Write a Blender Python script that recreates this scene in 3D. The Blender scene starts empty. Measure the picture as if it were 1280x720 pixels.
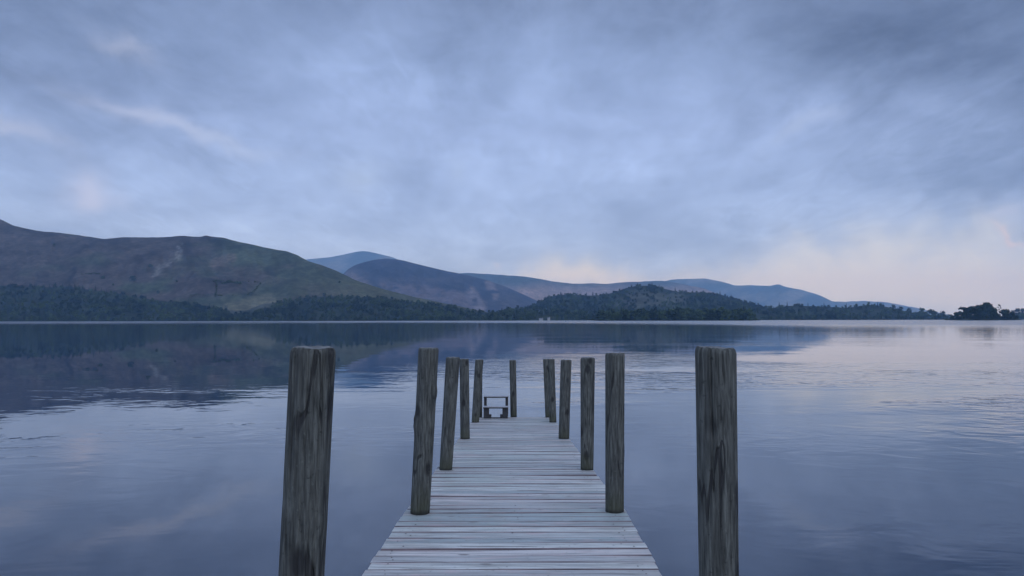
import bpy, math, random
import numpy as np
from mathutils import Matrix, Vector

random.seed(7)
RNG = np.random.default_rng(11)
SC = bpy.context.scene
COL = SC.collection
R = math.radians

# ------------------------------------------------------------------ camera
F = 853.33                      # focal length in photo pixels (24 mm on 36 mm)
H = 2.2                         # eye height above the lake
PITCH = math.atan(39.6 / F)
ROLL = R(0.09)
cam_d = bpy.data.cameras.new('camera')
cam_d.sensor_width = 36.0
cam_d.lens = 24.0
cam_d.clip_start = 0.05
cam_d.clip_end = 60000
cam = bpy.data.objects.new('camera', cam_d)
COL.objects.link(cam)
CAM_M = Matrix.Translation((0, 0, H)) @ Matrix.Rotation(R(90) + PITCH, 4, 'X') @ Matrix.Rotation(-ROLL, 4, 'Z')
cam.matrix_world = CAM_M
SC.camera = cam
CR = np.array(CAM_M.to_3x3())


def P(px, py, Y):
    """world point seen at photo pixel (px, py) at the distance Y along +Y (arrays allowed)"""
    px, py, Y = np.broadcast_arrays(np.asarray(px, float), np.asarray(py, float), np.asarray(Y, float))
    d = np.stack([(px - 640) / F, (360 - py) / F, -np.ones_like(px)], -1) @ CR.T
    return d * (Y / d[..., 1])[..., None] + np.array([0, 0, H])


def to_px(p):
    q = (np.asarray(p) - np.array([0, 0, H])) @ CR
    return 640 + F * q[..., 0] / -q[..., 2], 360 - F * q[..., 1] / -q[..., 2]


# ------------------------------------------------------------------ helpers
def tag(o, label=None, cat=None, group=None, kind=None):
    if label: o['label'] = label
    if cat: o['category'] = cat
    if group: o['group'] = group
    if kind: o['kind'] = kind
    return o


def link(name, me, mat, parent=None, loc=None):
    if mat and not me.materials: me.materials.append(mat)
    o = bpy.data.objects.new(name, me)
    COL.objects.link(o)
    if parent: o.parent = parent
    if loc is not None: o.location = loc
    return o


def mesh(name, v, f, smooth=False, tone=None, col=None):
    me = bpy.data.meshes.new(name)
    me.from_pydata(np.asarray(v, float).tolist(), [], [list(map(int, q)) for q in f])
    if smooth:
        me.polygons.foreach_set('use_smooth', [True] * len(me.polygons))
    if tone is not None:
        a = me.attributes.new('tone', 'FLOAT', 'POINT'); a.data.foreach_set('value', np.asarray(tone, np.float32))
    if col is not None:
        a = me.attributes.new('albedo', 'FLOAT_COLOR', 'POINT')
        c = np.ones((len(v), 4), np.float32); c[:, :3] = col
        a.data.foreach_set('color', c.ravel())
    me.update()
    return me


def empty(name, loc, rz=0.0):
    o = bpy.data.objects.new(name, None)
    o.empty_display_size = .3
    COL.objects.link(o); o.location = loc; o.rotation_euler = (0, 0, rz)
    return o


def box(x0, x1, y0, y1, z0, z1, b=0.0):
    """vertices and faces of a box with chamfered long edges"""
    v = [(x, y, z) for x in (x0, x1) for y in (y0, y1) for z in (z0, z1)]
    f = [(0, 1, 3, 2), (4, 6, 7, 5), (0, 4, 5, 1), (2, 3, 7, 6), (0, 2, 6, 4), (1, 5, 7, 3)]
    return v, f


class MB:
    def __init__(s): s.v = []; s.f = []
    def add(s, v, f):
        n = len(s.v); s.v += [tuple(q) for q in v]; s.f += [tuple(i + n for i in q) for q in f]
    def build(s, name, mat, parent=None, loc=None, bevel=0.0):
        o = link(name, mesh(name, s.v, s.f), mat, parent, loc)
        if bevel:
            m = o.modifiers.new('bevel', 'BEVEL'); m.width = bevel; m.segments = 2
        return o


def hashn(ix, iy, seed):
    h = (ix.astype(np.int64) * 374761393 + iy.astype(np.int64) * 668265263 + seed * 1442695041) & 0x7fffffff
    h = ((h ^ (h >> 13)) * 1274126177) & 0x7fffffff
    return ((h ^ (h >> 16)) & 0xffff) / 65535.0


def vnoise(x, y, seed=0):
    x = np.asarray(x, float); y = np.asarray(y, float)
    ix = np.floor(x); iy = np.floor(y); fx = x - ix; fy = y - iy
    fx = fx * fx * (3 - 2 * fx); fy = fy * fy * (3 - 2 * fy)
    a = hashn(ix, iy, seed); b = hashn(ix + 1, iy, seed); c = hashn(ix, iy + 1, seed); d = hashn(ix + 1, iy + 1, seed)
    return (a * (1 - fx) + b * fx) * (1 - fy) + (c * (1 - fx) + d * fx) * fy


def fbm(x, y, seed=0, oct=5):
    s = 0; a = .5; n = 0
    for k in range(oct):
        s = s + a * vnoise(x * 2 ** k, y * 2 ** k, seed + k * 17); n += a; a *= .5
    return s / n * 2 - 1


def sstep(a, b, x):
    t = np.clip((np.asarray(x, float) - a) / (b - a), 0, 1)
    return t * t * (3 - 2 * t)


# ------------------------------------------------------------------ node helper
class NT:
    def __init__(s, tree):
        s.t = tree; s.n = tree.nodes; s.l = tree.links
    def node(s, typ, **kw):
        n = s.n.new(typ)
        for k, v in kw.items(): setattr(n, k, v)
        return n
    def put(s, sock, v):
        if isinstance(v, bpy.types.NodeSocket): s.l.new(v, sock)
        elif v is not None:
            if hasattr(sock.default_value, '__len__') and not hasattr(v, '__len__'):
                v = (v,) * len(sock.default_value)
            if hasattr(sock.default_value, '__len__') and len(sock.default_value) == 4 and len(v) == 3: v = (*v, 1)
            sock.default_value = v
    def m(s, op, a, b=None, c=None, clamp=False):
        n = s.node('ShaderNodeMath', operation=op, use_clamp=clamp)
        for i, q in enumerate((a, b, c)):
            if q is not None: s.put(n.inputs[i], q)
        return n.outputs[0]
    def vm(s, op, a, b=None, scale=None):
        n = s.node('ShaderNodeVectorMath', operation=op)
        s.put(n.inputs[0], a)
        if b is not None: s.put(n.inputs[1], b)
        if scale is not None: s.put(n.inputs[3], scale)
        return n.outputs['Value'] if op in ('LENGTH', 'DOT_PRODUCT', 'DISTANCE') else n.outputs[0]
    def sep(s, v):
        n = s.node('ShaderNodeSeparateXYZ'); s.put(n.inputs[0], v); return n.outputs
    def comb(s, x, y, z):
        n = s.node('ShaderNodeCombineXYZ')
        for i, q in enumerate((x, y, z)): s.put(n.inputs[i], q)
        return n.outputs[0]
    def noise(s, vec, scale, detail=4, rough=.55, dist=0.0, out='Fac', dim='3D'):
        n = s.node('ShaderNodeTexNoise', noise_dimensions=dim)
        s.put(n.inputs['Vector'], vec)
        n.inputs['Scale'].default_value = scale; n.inputs['Detail'].default_value = detail
        n.inputs['Roughness'].default_value = rough; n.inputs['Distortion'].default_value = dist
        return n.outputs[out]
    def mapr(s, v, a, b, c=0.0, d=1.0, smooth=True):
        n = s.node('ShaderNodeMapRange', interpolation_type='SMOOTHSTEP' if smooth else 'LINEAR')
        s.put(n.inputs[0], v)
        for i, q in enumerate((a, b, c, d)): s.put(n.inputs[1 + i], q)
        return n.outputs[0]
    def ramp(s, v, stops, interp='LINEAR'):
        n = s.node('ShaderNodeValToRGB'); cr = n.color_ramp; cr.interpolation = interp
        while len(cr.elements) < len(stops): cr.elements.new(.5)
        for e, (p, c) in zip(cr.elements, stops):
            e.position = p; e.color = (*c, 1) if len(c) == 3 else c
        s.put(n.inputs[0], v); return n.outputs[0]
    def mix(s, fac, a, b, mode='MIX'):
        n = s.node('ShaderNodeMix', data_type='RGBA', blend_type=mode)
        s.put(n.inputs[0], fac); s.put(n.inputs[6], a); s.put(n.inputs[7], b)
        return n.outputs[2]


def material(name):
    m = bpy.data.materials.new(name); m.use_nodes = True
    nt = NT(m.node_tree); nt.n.clear()
    b = nt.node('ShaderNodeBsdfPrincipled'); o = nt.node('ShaderNodeOutputMaterial')
    nt.l.new(b.outputs[0], o.inputs[0])
    return m, nt, b


def lin(r, g, b):
    f = lambda c: (c / 255 / 12.92) if c / 255 <= .04045 else ((c / 255 + .055) / 1.055) ** 2.4
    return (f(r), f(g), f(b))


# ------------------------------------------------------------------ world: dusk sky
SUN_EL, SUN_AZ = R(40), R(150)          # soft overcast light from high behind the shore
W = bpy.data.worlds.new('World'); SC.world = W; W.use_nodes = True
w = NT(W.node_tree); w.n.clear()
wo = w.node('ShaderNodeOutputWorld'); bg = w.node('ShaderNodeBackground')
w.l.new(bg.outputs[0], wo.inputs[0])
bg.inputs['Strength'].default_value = .1
tc = w.node('ShaderNodeTexCoord').outputs['Generated']
dirv = w.vm('NORMALIZE', tc)
dx, dy, dz = w.sep(dirv)
el = w.m('ARCSINE', dz)
az = w.m('ARCTAN2', dx, dy)
zc = w.m('MAXIMUM', dz, 0.0)
# clouds lie on a layer overhead: perspective coordinates
kk = w.m('DIVIDE', 1.0, w.m('ADD', zc, .16))
plane = w.comb(w.m('MULTIPLY', dx, kk), w.m('MULTIPLY', dy, kk), 0.0)
rot = w.node('ShaderNodeMapping'); rot.inputs['Rotation'].default_value = (0, 0, R(20)); rot.inputs['Scale'].default_value = (1.45, .62, 1)
w.l.new(plane, rot.inputs[0])
warp = w.noise(dirv, 3.0, 4, .6, out='Color')
azel = w.comb(w.m('MULTIPLY', az, 1.0), w.m('MULTIPLY', el, 1.9), 0.0)
wv = w.vm('SCALE', w.vm('SUBTRACT', warp, (.5, .5, .5)), scale=.13)
azw, elw, _ = w.sep(w.vm('ADD', w.comb(az, el, 0.0), wv))
fine = w.noise(dirv, 11.0, 6, .62, .4, out='Color')
wv2 = w.vm('SCALE', w.vm('SUBTRACT', fine, (.5, .5, .5)), scale=.07)
azf, elf, _ = w.sep(w.vm('ADD', w.vm('ADD', w.comb(az, el, 0.0), wv), wv2))

S = 12.1
c10 = lambda r, g, b: tuple(v * q for v, q in zip(lin(r, g, b), (.925, 1.015, 1.03)))
base = w.ramp(w.m('DIVIDE', el, R(90)), [
    (0.0, c10(170, 184, 216)), (.045, c10(161, 176, 213)), (.11, c10(154, 169, 209)), (.17, c10(150, 164, 204)),
    (.23, c10(140, 154, 192)), (.29, c10(125, 137, 171)), (.45, c10(124, 138, 176)), (1.0, c10(140, 155, 190))])


def px_dir(px, py):
    d = np.array([(px - 640) / F, (360 - py) / F, -1.0]) @ CR.T
    d /= np.linalg.norm(d)
    return math.atan2(d[0], d[1]), math.asin(d[2])


def blob(px, py, rx, ry, ang=0.0, fine_edge=False, power=1.0):
    """soft patch of cloud round a direction in the sky"""
    a0, e0 = px_dir(px, py)
    A, E = (azf, elf) if fine_edge else (azw, elw)
    da = w.m('SUBTRACT', A, a0); de = w.m('SUBTRACT', E, e0)
    ca, sa = math.cos(R(ang)), math.sin(R(ang))
    u = w.m('ADD', w.m('MULTIPLY', da, ca * F / rx), w.m('MULTIPLY', de, sa * F / rx))
    v = w.m('ADD', w.m('MULTIPLY', da, -sa * F / ry), w.m('MULTIPLY', de, ca * F / ry))
    q = w.m('ADD', w.m('MULTIPLY', u, u), w.m('MULTIPLY', v, v))
    return w.m('EXPONENT', w.m('MULTIPLY', q, -power))


sky = base
# large soft light and dark of the cloud deck
n1 = w.noise(plane, 1.05, 5, .55, .5)
n2 = w.noise(rot.outputs[0], 2.6, 7, .62, .9)
n5 = w.noise(w.vm('ADD', azel, wv), 13.0, 6, .6, .3)
n4 = w.noise(rot.outputs[0], 8.0, 5, .6, 1.0)
n3 = w.noise(azel, 5.0, 5, .55, .6)
wisp = w.m('MULTIPLY', w.mapr(n4, .35, .7, -.05, .07), w.mapr(n1, .35, .65))
tone = w.m('ADD', w.m('ADD', w.mapr(n1, .3, .7, -.11, .09), wisp), w.m('ADD', w.mapr(n2, .3, .7, -.05, .06), w.m('ADD', w.mapr(n3, .3, .7, -.085, .085), w.mapr(n5, .35, .7, -.045, .06))))
darks = [(470, 25, 190, 60, 8, .16), (860, 20, 200, 70, -14, .20), (1260, 30, 230, 130, -18, .36), (10, 10, 210, 120, -10, .26),
         (60, 120, 110, 50, -8, .10), (1240, 150, 190, 80, -14, .24), (1210, 240, 140, 28, -6, .10), (600, 90, 90, 50, 30, .09),
         (235, 80, 90, 24, -25, .10), (860, 285, 330, 32, -5, .07), (500, 225, 40, 28, 30, .05), (60, 360, 120, 60, 0, .06)]
for (px, py, rx, ry, an, am) in darks:
    tone = w.m('SUBTRACT', tone, w.m('MULTIPLY', blob(px, py, rx, ry, an), am * .95))
lights = [(430, 40, 40, 70, -30, .09), (700, 40, 45, 90, -35, .10), (480, 60, 60, 40, 40, .06), (560, 210, 160, 60, 0, .05),
          (860, 110, 130, 60, 28, .05), (1000, 185, 120, 26, 20, .08), (780, 190, 110, 40, 14, .05), (600, 300, 400, 45, 0, .05)]
for (px, py, rx, ry, an, am) in lights:
    tone = w.m('ADD', tone, w.m('MULTIPLY', blob(px, py, rx, ry, an, True), am * 1.7))
sky = w.vm('SCALE', sky, scale=w.m('ADD', 1.0, tone))
# thin brighter, faintly warm edges of cloud, and the afterglow low on the right
warm = [(150, 48, 34, 9, -22, .28, (198, 196, 214)), (200, 150, 75, 9, -9, .42, (192, 192, 216)), (300, 178, 65, 9, -10, .40, (178, 186, 216)),
        (22, 158, 48, 11, -16, .44, (186, 186, 208)), (118, 238, 24, 20, 10, .62, (196, 194, 218)), (170, 255, 20, 9, -20, .2, (190, 190, 216)),
        (455, 220, 28, 18, 20, .45, (176, 188, 218)), (700, 300, 30, 6, 0, .0, (190, 190, 215)), (1010, 178, 34, 9, 24, .35, (178, 186, 214)),
        (730, 342, 110, 20, 4, .85, (224, 218, 212)), (1010, 340, 190, 30, 3, .82, (219, 217, 221)), (1170, 342, 190, 36, 1, .80, (216, 217, 223)),
        (1264, 294, 13, 3.5, -4, .6, (214, 196, 200)), (1262, 272, 14, 9, 20, .4, (182, 182, 206)), (1236, 285, 12, 7, 20, .35, (178, 180, 206)),
        (628, 316, 6, 4, 0, .5, (200, 198, 214)), (560, 215, 12, 14, 30, .25, (176, 188, 216))]
for (px, py, rx, ry, an, am, c) in warm:
    if am: sky = w.mix(w.m('MULTIPLY', blob(px, py, rx, ry, an, True), am), sky, c10(*c))
# unseen sky behind and above the camera, boosted to light jetty and haze
back = w.mapr(dy, .55, -.5)
up = w.mapr(dz, .5, .95)
sky = w.vm('SCALE', sky, scale=w.m('ADD', 1.0, w.m('MULTIPLY', w.m('MAXIMUM', back, up), .92)))
nish = w.node('ShaderNodeTexSky', sky_type='NISHITA')
nish.sun_disc = False; nish.sun_elevation = SUN_EL; nish.sun_rotation = SUN_AZ
sky = w.vm('ADD', w.vm('SCALE', sky, scale=S), w.vm('SCALE', nish.outputs[0], scale=.012))
w.l.new(sky, bg.inputs[0])

sd = bpy.data.lights.new('sun', 'SUN'); sd.energy = .55; sd.angle = R(50); sd.color = (1, .96, .92)
so = bpy.data.objects.new('sun', sd); COL.objects.link(so)
sv = Vector((math.sin(SUN_AZ) * math.cos(SUN_EL), math.cos(SUN_AZ) * math.cos(SUN_EL), math.sin(SUN_EL)))
so.rotation_euler = sv.to_track_quat('Z', 'Y').to_euler(); so.location = (0, -20, 60)

# ------------------------------------------------------------------ water
mw, n, b = material('lake_water')
geo = n.node('ShaderNodeNewGeometry').outputs['Position']
gx, gy, gz = n.sep(geo)
flat = n.comb(gx, gy, 0.0)
dist = n.vm('LENGTH', flat)
ln = n.m('LOGARITHM', n.m('MAXIMUM', dist, 1.0), 10.0)
# ripples: long crests across the view
mp = n.node('ShaderNodeMapping'); mp.inputs['Rotation'].default_value = (0, 0, R(33)); mp.inputs['Scale'].default_value = (.62, 1, 1); n.l.new(flat, mp.inputs[0])
r1 = n.noise(mp.outputs[0], 1.7, 2, .45, .8)
r2 = n.noise(mp.outputs[0], 3.6, 3, .5, .3)
mp2 = n.node('ShaderNodeMapping'); mp2.inputs['Rotation'].default_value = (0, 0, R(-38)); mp2.inputs['Scale'].default_value = (.34, .55, 1); n.l.new(flat, mp2.inputs[0])
r3 = n.noise(mp2.outputs[0], .55, 2, .5, .4)
mp3 = n.node('ShaderNodeMapping'); mp3.inputs['Rotation'].default_value = (0, 0, R(28)); mp3.inputs['Scale'].default_value = (.35, 1, 1); n.l.new(flat, mp3.inputs[0])
patch = n.mapr(n.noise(mp3.outputs[0], .11, 3, .55, .6), .40, .64, .08, 1.15)
# a ruffled belt 15-40 m out, calmer close to the jetty
belt = n.m('MULTIPLY', n.mapr(dist, 10.5, 17.5, .34, 1.0), n.mapr(dist, 20.5, n.mapr(n.m('DIVIDE', gx, n.m('MAXIMUM', gy, 1.0)), -.35, .1, 31.0, 50.0), 1.0, n.mapr(n.m('DIVIDE', gx, n.m('MAXIMUM', gy, 1.0)), -.35, .15, .03, .20)))
amp = n.m('MULTIPLY', patch, belt)
hgt = n.m('ADD', n.m('MULTIPLY', r1, .031), n.m('MULTIPLY', r2, .008))
hgt = n.m('ADD', n.m('MULTIPLY', hgt, amp), n.m('MULTIPLY', n.m('MULTIPLY', r3, .009), n.mapr(dist, 18, 45, 1.0, .25)))
bump = n.node('ShaderNodeBump'); bump.inputs['Strength'].default_value = 1.0; bump.inputs['Distance'].default_value = 1.0
n.l.new(hgt, bump.inputs['Height'])
# wind on the open water far out
azw_ = n.m('DIVIDE', gx, n.m('MAXIMUM', gy, 1.0))
edge0 = n.mapr(azw_, -.2, .5, 640.0, 270.0)
nf = n.noise(mp3.outputs[0], .006, 3, .6, .2)
edge = n.m('MULTIPLY', edge0, n.m('ADD', .8, n.m('MULTIPLY', nf, .4)))
farb = n.mapr(n.m('DIVIDE', dist, edge), .55, 1.4)
rough = n.m('ADD', .008, n.m('ADD', n.m('MULTIPLY', farb, n.mapr(azw_, -.1, .35, .25, .15)), n.m('MULTIPLY', n.mapr(dist, 24, 120), .05)))
n.put(b.inputs['Roughness'], rough)
n.put(b.inputs['Base Color'], (.003, .019, .046))
n.put(b.inputs['IOR'], 1.9)
n.l.new(bump.outputs[0], b.inputs['Normal'])
EXT = 20000.0
wm = mesh('water', [(-EXT, -300, 0), (EXT, -300, 0), (EXT, EXT, 0), (-EXT, EXT, 0)], [(0, 1, 2, 3)])
tag(link('water', wm, mw), 'calm blue lake reflecting the dusk sky and hills', kind='structure')

# ------------------------------------------------------------------ land materials
ml, n, b = material('fell_ground')
att = n.node('ShaderNodeAttribute'); att.attribute_name = 'albedo'
pos = n.node('ShaderNodeNewGeometry').outputs['Position']
nz = n.noise(pos, .012, 6, .62)
nz2 = n.noise(pos, .06, 4, .6)
k = n.m('MULTIPLY', n.mapr(nz, .3, .7, .70, 1.3), n.mapr(nz2, .3, .7, .75, 1.25))
n.put(b.inputs['Base Color'], n.vm('SCALE', att.outputs['Color'], scale=k))
b.inputs['Roughness'].default_value = 1; b.inputs['Specular IOR Level'].default_value = 0.05


def foliage(name, c0, c1):
    m, n, b = material(name)
    att = n.node('ShaderNodeAttribute'); att.attribute_name = 'tone'
    g = n.node('ShaderNodeNewGeometry')
    t = n.m('ADD', n.m('MULTIPLY', att.outputs['Fac'], .7), n.m('MULTIPLY', g.outputs['Random Per Island'], .3))
    n.put(b.inputs['Base Color'], n.mix(t, c0, c1))
    b.inputs['Roughness'].default_value = .8; b.inputs['Specular IOR Level'].default_value = .1
    return m


M_LEAF = foliage('broadleaf_foliage', (.009, .017, .012), (.085, .12, .042))
M_PINE = foliage('conifer_foliage', (.010, .018, .017), (.026, .038, .026))
mb_, n, b = material('bark')
n.put(b.inputs['Base Color'], n.ramp(n.noise(n.node('ShaderNodeTexCoord').outputs['Object'], 3, 5), [(.3, (.03, .025, .02)), (.7, (.075, .065, .055))]))
b.inputs['Roughness'].default_value = .9
M_BARK = mb_

# ------------------------------------------------------------------ terrain
TERR = {}


def smooth_line(pts, xs, sig):
    px = np.array([p[0] for p in pts], float)
    out = []
    for k in range(1, len(pts[0])):
        y = np.interp(xs, px, np.array([p[k] for p in pts], float))
        n_ = int(sig * 3 / (xs[1] - xs[0])) + 1
        kx = np.arange(-n_, n_ + 1) * (xs[1] - xs[0]); g = np.exp(-(kx / sig) ** 2 / 2); g /= g.sum()
        yp = np.pad(y, n_, mode='edge')
        out.append(np.convolve(yp, g, 'valid'))
    return out


def terrain(name, label, pts, base, colfn, step=2.0, rows=46, sig=3.0, shape=1.0, relief=.05, rough=.35, back=.35, seed=1, key=None):
    """A hill: the skyline pts (photo x, y, ridge distance), the front slope down to the distance `base`, and a back slope."""
    xs = np.arange(pts[0][0], pts[-1][0] + step, step)
    py, D = smooth_line(pts, xs, sig)
    py = py + fbm(xs / 14, xs * 0 + seed, seed, 4) * rough
    rid = P(xs, py, D)
    bs = np.interp(xs, [q[0] for q in base], [q[1] for q in base])
    az_ = rid[:, :2] / rid[:, 1:2]
    rid[:, 2] = np.maximum(rid[:, 2], 1.0)
    V = []; T = []
    for j in range(rows + 1):
        t = j / rows
        Y = bs + (D - bs) * t
        z = -1.0 + (rid[:, 2] + 1) * (t ** shape)
        xy = az_ * Y[:, None]
        env = math.sin(math.pi * t) ** .8 if 0 < t < 1 else 0
        gul = fbm(xs / 38 + fbm(xs / 60, xs * 0 + t * 2, seed + 5, 3) * .8, xs * 0 + t * 1.6, seed, 5)
        z = z + env * relief * rid[:, 2] * gul
        # never rise above the sight line to the ridge
        z = np.minimum(z, H + (rid[:, 2] - H) / D * Y - (1 - t) * .4 * 0 - .02)
        V.append(np.column_stack([xy, z])); T.append(np.full(len(xs), t))
    for j in range(1, 7):                                   # back slope
        t = j / 6
        Y = D * (1 + back * t)
        V.append(np.column_stack([az_ * Y[:, None], -1.0 + (rid[:, 2] + 1) * (1 - t ** 1.3)])); T.append(np.full(len(xs), 1 + t))
    nx = len(xs); A = np.concatenate(V); T = np.concatenate(T)
    qx, qy = to_px(A)
    col = colfn(qx, qy, T)
    fc = []
    nr = rows + 7
    for j in range(nr - 1):
        for i in range(nx - 1):
            a = j * nx + i; fc.append((a, a + 1, a + nx + 1, a + nx))
    me = mesh(name, A, fc, True, col=col)
    o = link(name, me, ml)
    tag(o, label, kind='structure')
    TERR[key or name] = dict(xs=xs, D=D, bs=bs, rid=rid, az=az_, rows=rows, grid=np.stack(V[:rows + 1]))
    return o


def on_terrain(T, px, t):
    i = np.clip((px - T['xs'][0]) / (T['xs'][1] - T['xs'][0]), 0, len(T['xs']) - 1.001)
    j = np.clip(t * T['rows'], 0, T['rows'] - .001)
    i0 = i.astype(int); j0 = j.astype(int); fi = (i - i0)[:, None]; fj = (j - j0)[:, None]; G = T['grid']
    return (G[j0, i0] * (1 - fi) + G[j0, i0 + 1] * fi) * (1 - fj) + (G[j0 + 1, i0] * (1 - fi) + G[j0 + 1, i0 + 1] * fi) * fj


def lerp(a, b, t):
    return np.asarray(a)[None] * (1 - t[:, None]) + np.asarray(b)[None] * t[:, None]


def seg_mask(x, y, pts, wd):
    """mask round a polyline in photo coordinates (where the patch lies on the hillside)"""
    d = np.full(x.shape, 1e9)
    for (ax, ay), (bx, by) in zip(pts[:-1], pts[1:]):
        vx, vy = bx - ax, by - ay
        t = np.clip(((x - ax) * vx + (y - ay) * vy) / (vx * vx + vy * vy), 0, 1)
        d = np.minimum(d, np.hypot(x - ax - t * vx, y - ay - t * vy))
    return 1 - sstep(wd * .4, wd, d)


def col_left(x, y, t):
    n1 = fbm(x / 60, y / 18, 3, 5); n2 = fbm(x / 16, y / 7, 9, 5); n3 = fbm(x / 6, y / 3.5, 29, 4)
    c = lerp((.066, .055, .047), (.054, .064, .040), sstep(-.25, .35, n1 + (x - 250) / 420))
    c = c * (1 - .35 * sstep(.05, .5, n2))[:, None]
    c = c * (1 + .28 * n3)[:, None]
    g = sstep(300, 470, x) * sstep(330, 360, y)
    c = c * (1 - g[:, None] * .5) + np.array((.105, .105, .055)) * g[:, None] * .5
    n4 = fbm(x / 3.2, y / 2.2, 37, 4)
    s = np.maximum(seg_mask(x + 6 * n2, y + 4 * n2, [(229, 308), (223, 319), (214, 327)], 5), .85 * seg_mask(x + 6 * n2, y + 5 * n2, [(221, 322), (206, 330), (191, 342)], 6)) * sstep(-.25, .35, n4 + .12)
    c = c * (1 - s[:, None]) + np.array((.125, .122, .11)) * s[:, None]
    for (a, wd, k) in (([(95, 335), (88, 350)], 3, .5), ([(100, 315), (120, 303)], 3, .3), ([(232, 300), (236, 330)], 10, .25), ([(300, 310), (255, 297)], 5, .3)):
        m = seg_mask(x + 4 * n2, y, a, wd) * k
        c = c * (1 - m[:, None])
    m = seg_mask(x, y + 2 * n2, [(268, 330), (290, 322)], 8) * .5
    c = c * (1 - m[:, None]) + np.array((.14, .11, .09)) * m[:, None]
    m = seg_mask(x, y, [(286, 388), (335, 378)], 14) * .6
    c = c * (1 - m[:, None]) + np.array((.14, .13, .085)) * m[:, None]
    return c


def col_heather(x, y, t):
    n1 = fbm(x / 40, y / 14, 13, 5); n2 = fbm(x / 9, y / 5, 15, 5)
    c = lerp((.030, .030, .040), (.055, .048, .050), sstep(-.2, .5, n1)) * (1 + .55 * n2)[:, None]
    for (a, wd, cc) in (([(480, 362), (530, 366), (575, 374), (600, 384)], 12, (.105, .082, .082)), ([(590, 365), (600, 384)], 9, (.15, .125, .125)), ([(612, 355), (620, 370)], 7, (.14, .115, .115)),
                        ([(440, 345), (460, 356)], 6, (.12, .095, .09))):
        m = seg_mask(x + 6 * n2, y + 3 * n2, a, wd) * sstep(-.4, .3, n2 + .2)
        c = c * (1 - m[:, None]) + np.array(cc) * m[:, None]
    return c


def col_brown(x, y, t):
    n1 = fbm(x / 40, y / 14, 23, 5); n2 = fbm(x / 9, y / 5, 25, 5)
    low = sstep(350, 366, y + 4 * n1)
    return lerp((.05, .062, .06), (.21, .15, .12), low) * (1 + .25 * n2)[:, None]


def col_far(x, y, t):
    return lerp((.035, .045, .045), (.13, .12, .10), sstep(-.3, .4, fbm(x / 18 + y / 11, y / 12, 33, 5)))


def col_wood(x, y, t):
    c = lerp((.016, .024, .016), (.03, .038, .022), sstep(-.3, .3, fbm(x / 12, y / 5, 43, 4)))
    m = np.maximum(seg_mask(x, y, [(790, 372), (850, 376)], 12), seg_mask(x, y, [(775, 378), (800, 380)], 8))
    m = np.maximum(m, seg_mask(x, y, [(288, 386), (335, 378)], 9))
    return c * (1 - .6 * m[:, None]) + np.array((.085, .085, .065)) * .6 * m[:, None]


terrain('hill', 'broad brown and green fell with a pale scree streak rising beyond the lake',
        [(-330, 225, 3000), (-200, 244, 3000), (-90, 258, 2900), (-30, 267, 2800), (0, 274, 2750), (18, 282.5, 2750), (45, 288.5, 2750), (75, 291, 2750), (100, 294, 2750), (130, 298.5, 2750),
         (160, 296.3, 2700), (205, 296.3, 2700), (230, 295, 2700), (251, 296, 2700), (257, 294, 2700), (264, 296, 2700), (278, 297, 2650), (300, 302.5, 2600), (330, 309, 2560), (358, 314, 2500), (372, 319, 2450), (385, 326, 2440),
         (405, 332.5, 2400), (430, 343, 2350), (447, 351, 2330), (480, 362, 2280), (520, 372, 2250), (580, 384, 2200), (640, 397, 2150)],
        [(-330, 1950), (640, 1950)], col_left, sig=1.6, shape=.92, relief=.115, rough=.75, rows=90, seed=2, key='fell')
terrain('hill', 'pale blue pointed peak far behind the brown fell', [(340, 340, 13000), (370, 326, 13000), (390, 323.5, 13000), (410, 322, 13000), (430, 318, 13000), (444, 315, 13000), (455, 313.7, 13000), (466, 315.5, 13000), (490, 321, 13000), (530, 340, 13000), (590, 378, 13000)],
        [(340, 9300), (590, 9300)], col_far, sig=3, rows=30, seed=4)
terrain('hill', 'dark purple heather ridge sloping down to the wooded shore', [(405, 372, 5700), (420, 352, 5700), (430, 341, 5700), (440, 333, 5700), (452, 328.5, 5700), (466, 325, 5700), (482, 323, 5700), (498, 324.3, 5700), (520, 329.5, 5700), (545, 336, 5700), (570, 341, 5700),
         (590, 345.5, 5700), (610, 350.5, 5700), (630, 357.5, 5700), (650, 366, 5700), (672, 376, 5700), (694, 388, 5700), (706, 396, 5700)],
        [(405, 4300), (706, 4300)], col_heather, sig=4, rows=60, relief=.2, seed=6)
terrain('hill', 'long hazy hill with brown lower slopes behind the heather ridge', [(540, 350, 7900), (570, 342, 7900), (585, 341, 7900), (610, 342.3, 7900), (635, 344, 7900), (657, 346, 7900), (676, 348.7, 7900), (697, 352.8, 7900), (720, 354.8, 7900), (740, 354.2, 7900), (762, 354.6, 7900), (790, 352.3, 7900), (830, 351, 7900), (880, 360, 7900), (930, 382, 7900)],
        [(540, 6300), (930, 6300)], col_brown, sig=2.5, rows=50, relief=.16, rough=.6, seed=8)
terrain('hill', 'far blue ridge with two low summits beyond the wooded knoll', [(760, 372, 12000), (800, 359, 12000), (821, 353.2, 12000), (838, 349.8, 12000), (859, 348.7, 12000), (880, 347.8, 12000), (899, 351.2, 12000), (918, 356.7, 12000), (937, 356.5, 12000), (962, 357.6, 12000), (973, 355, 12000), (984, 359, 12000), (1005, 363, 12000),
         (1027, 370, 12000), (1040, 376.5, 12000), (1060, 377.3, 12000), (1080, 376, 12000), (1110, 378, 12000), (1150, 386, 12000), (1190, 394, 12000)],
        [(760, 10000), (1190, 10000)], col_far, sig=1.8, rows=44, relief=.16, rough=.6, seed=10)
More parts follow.
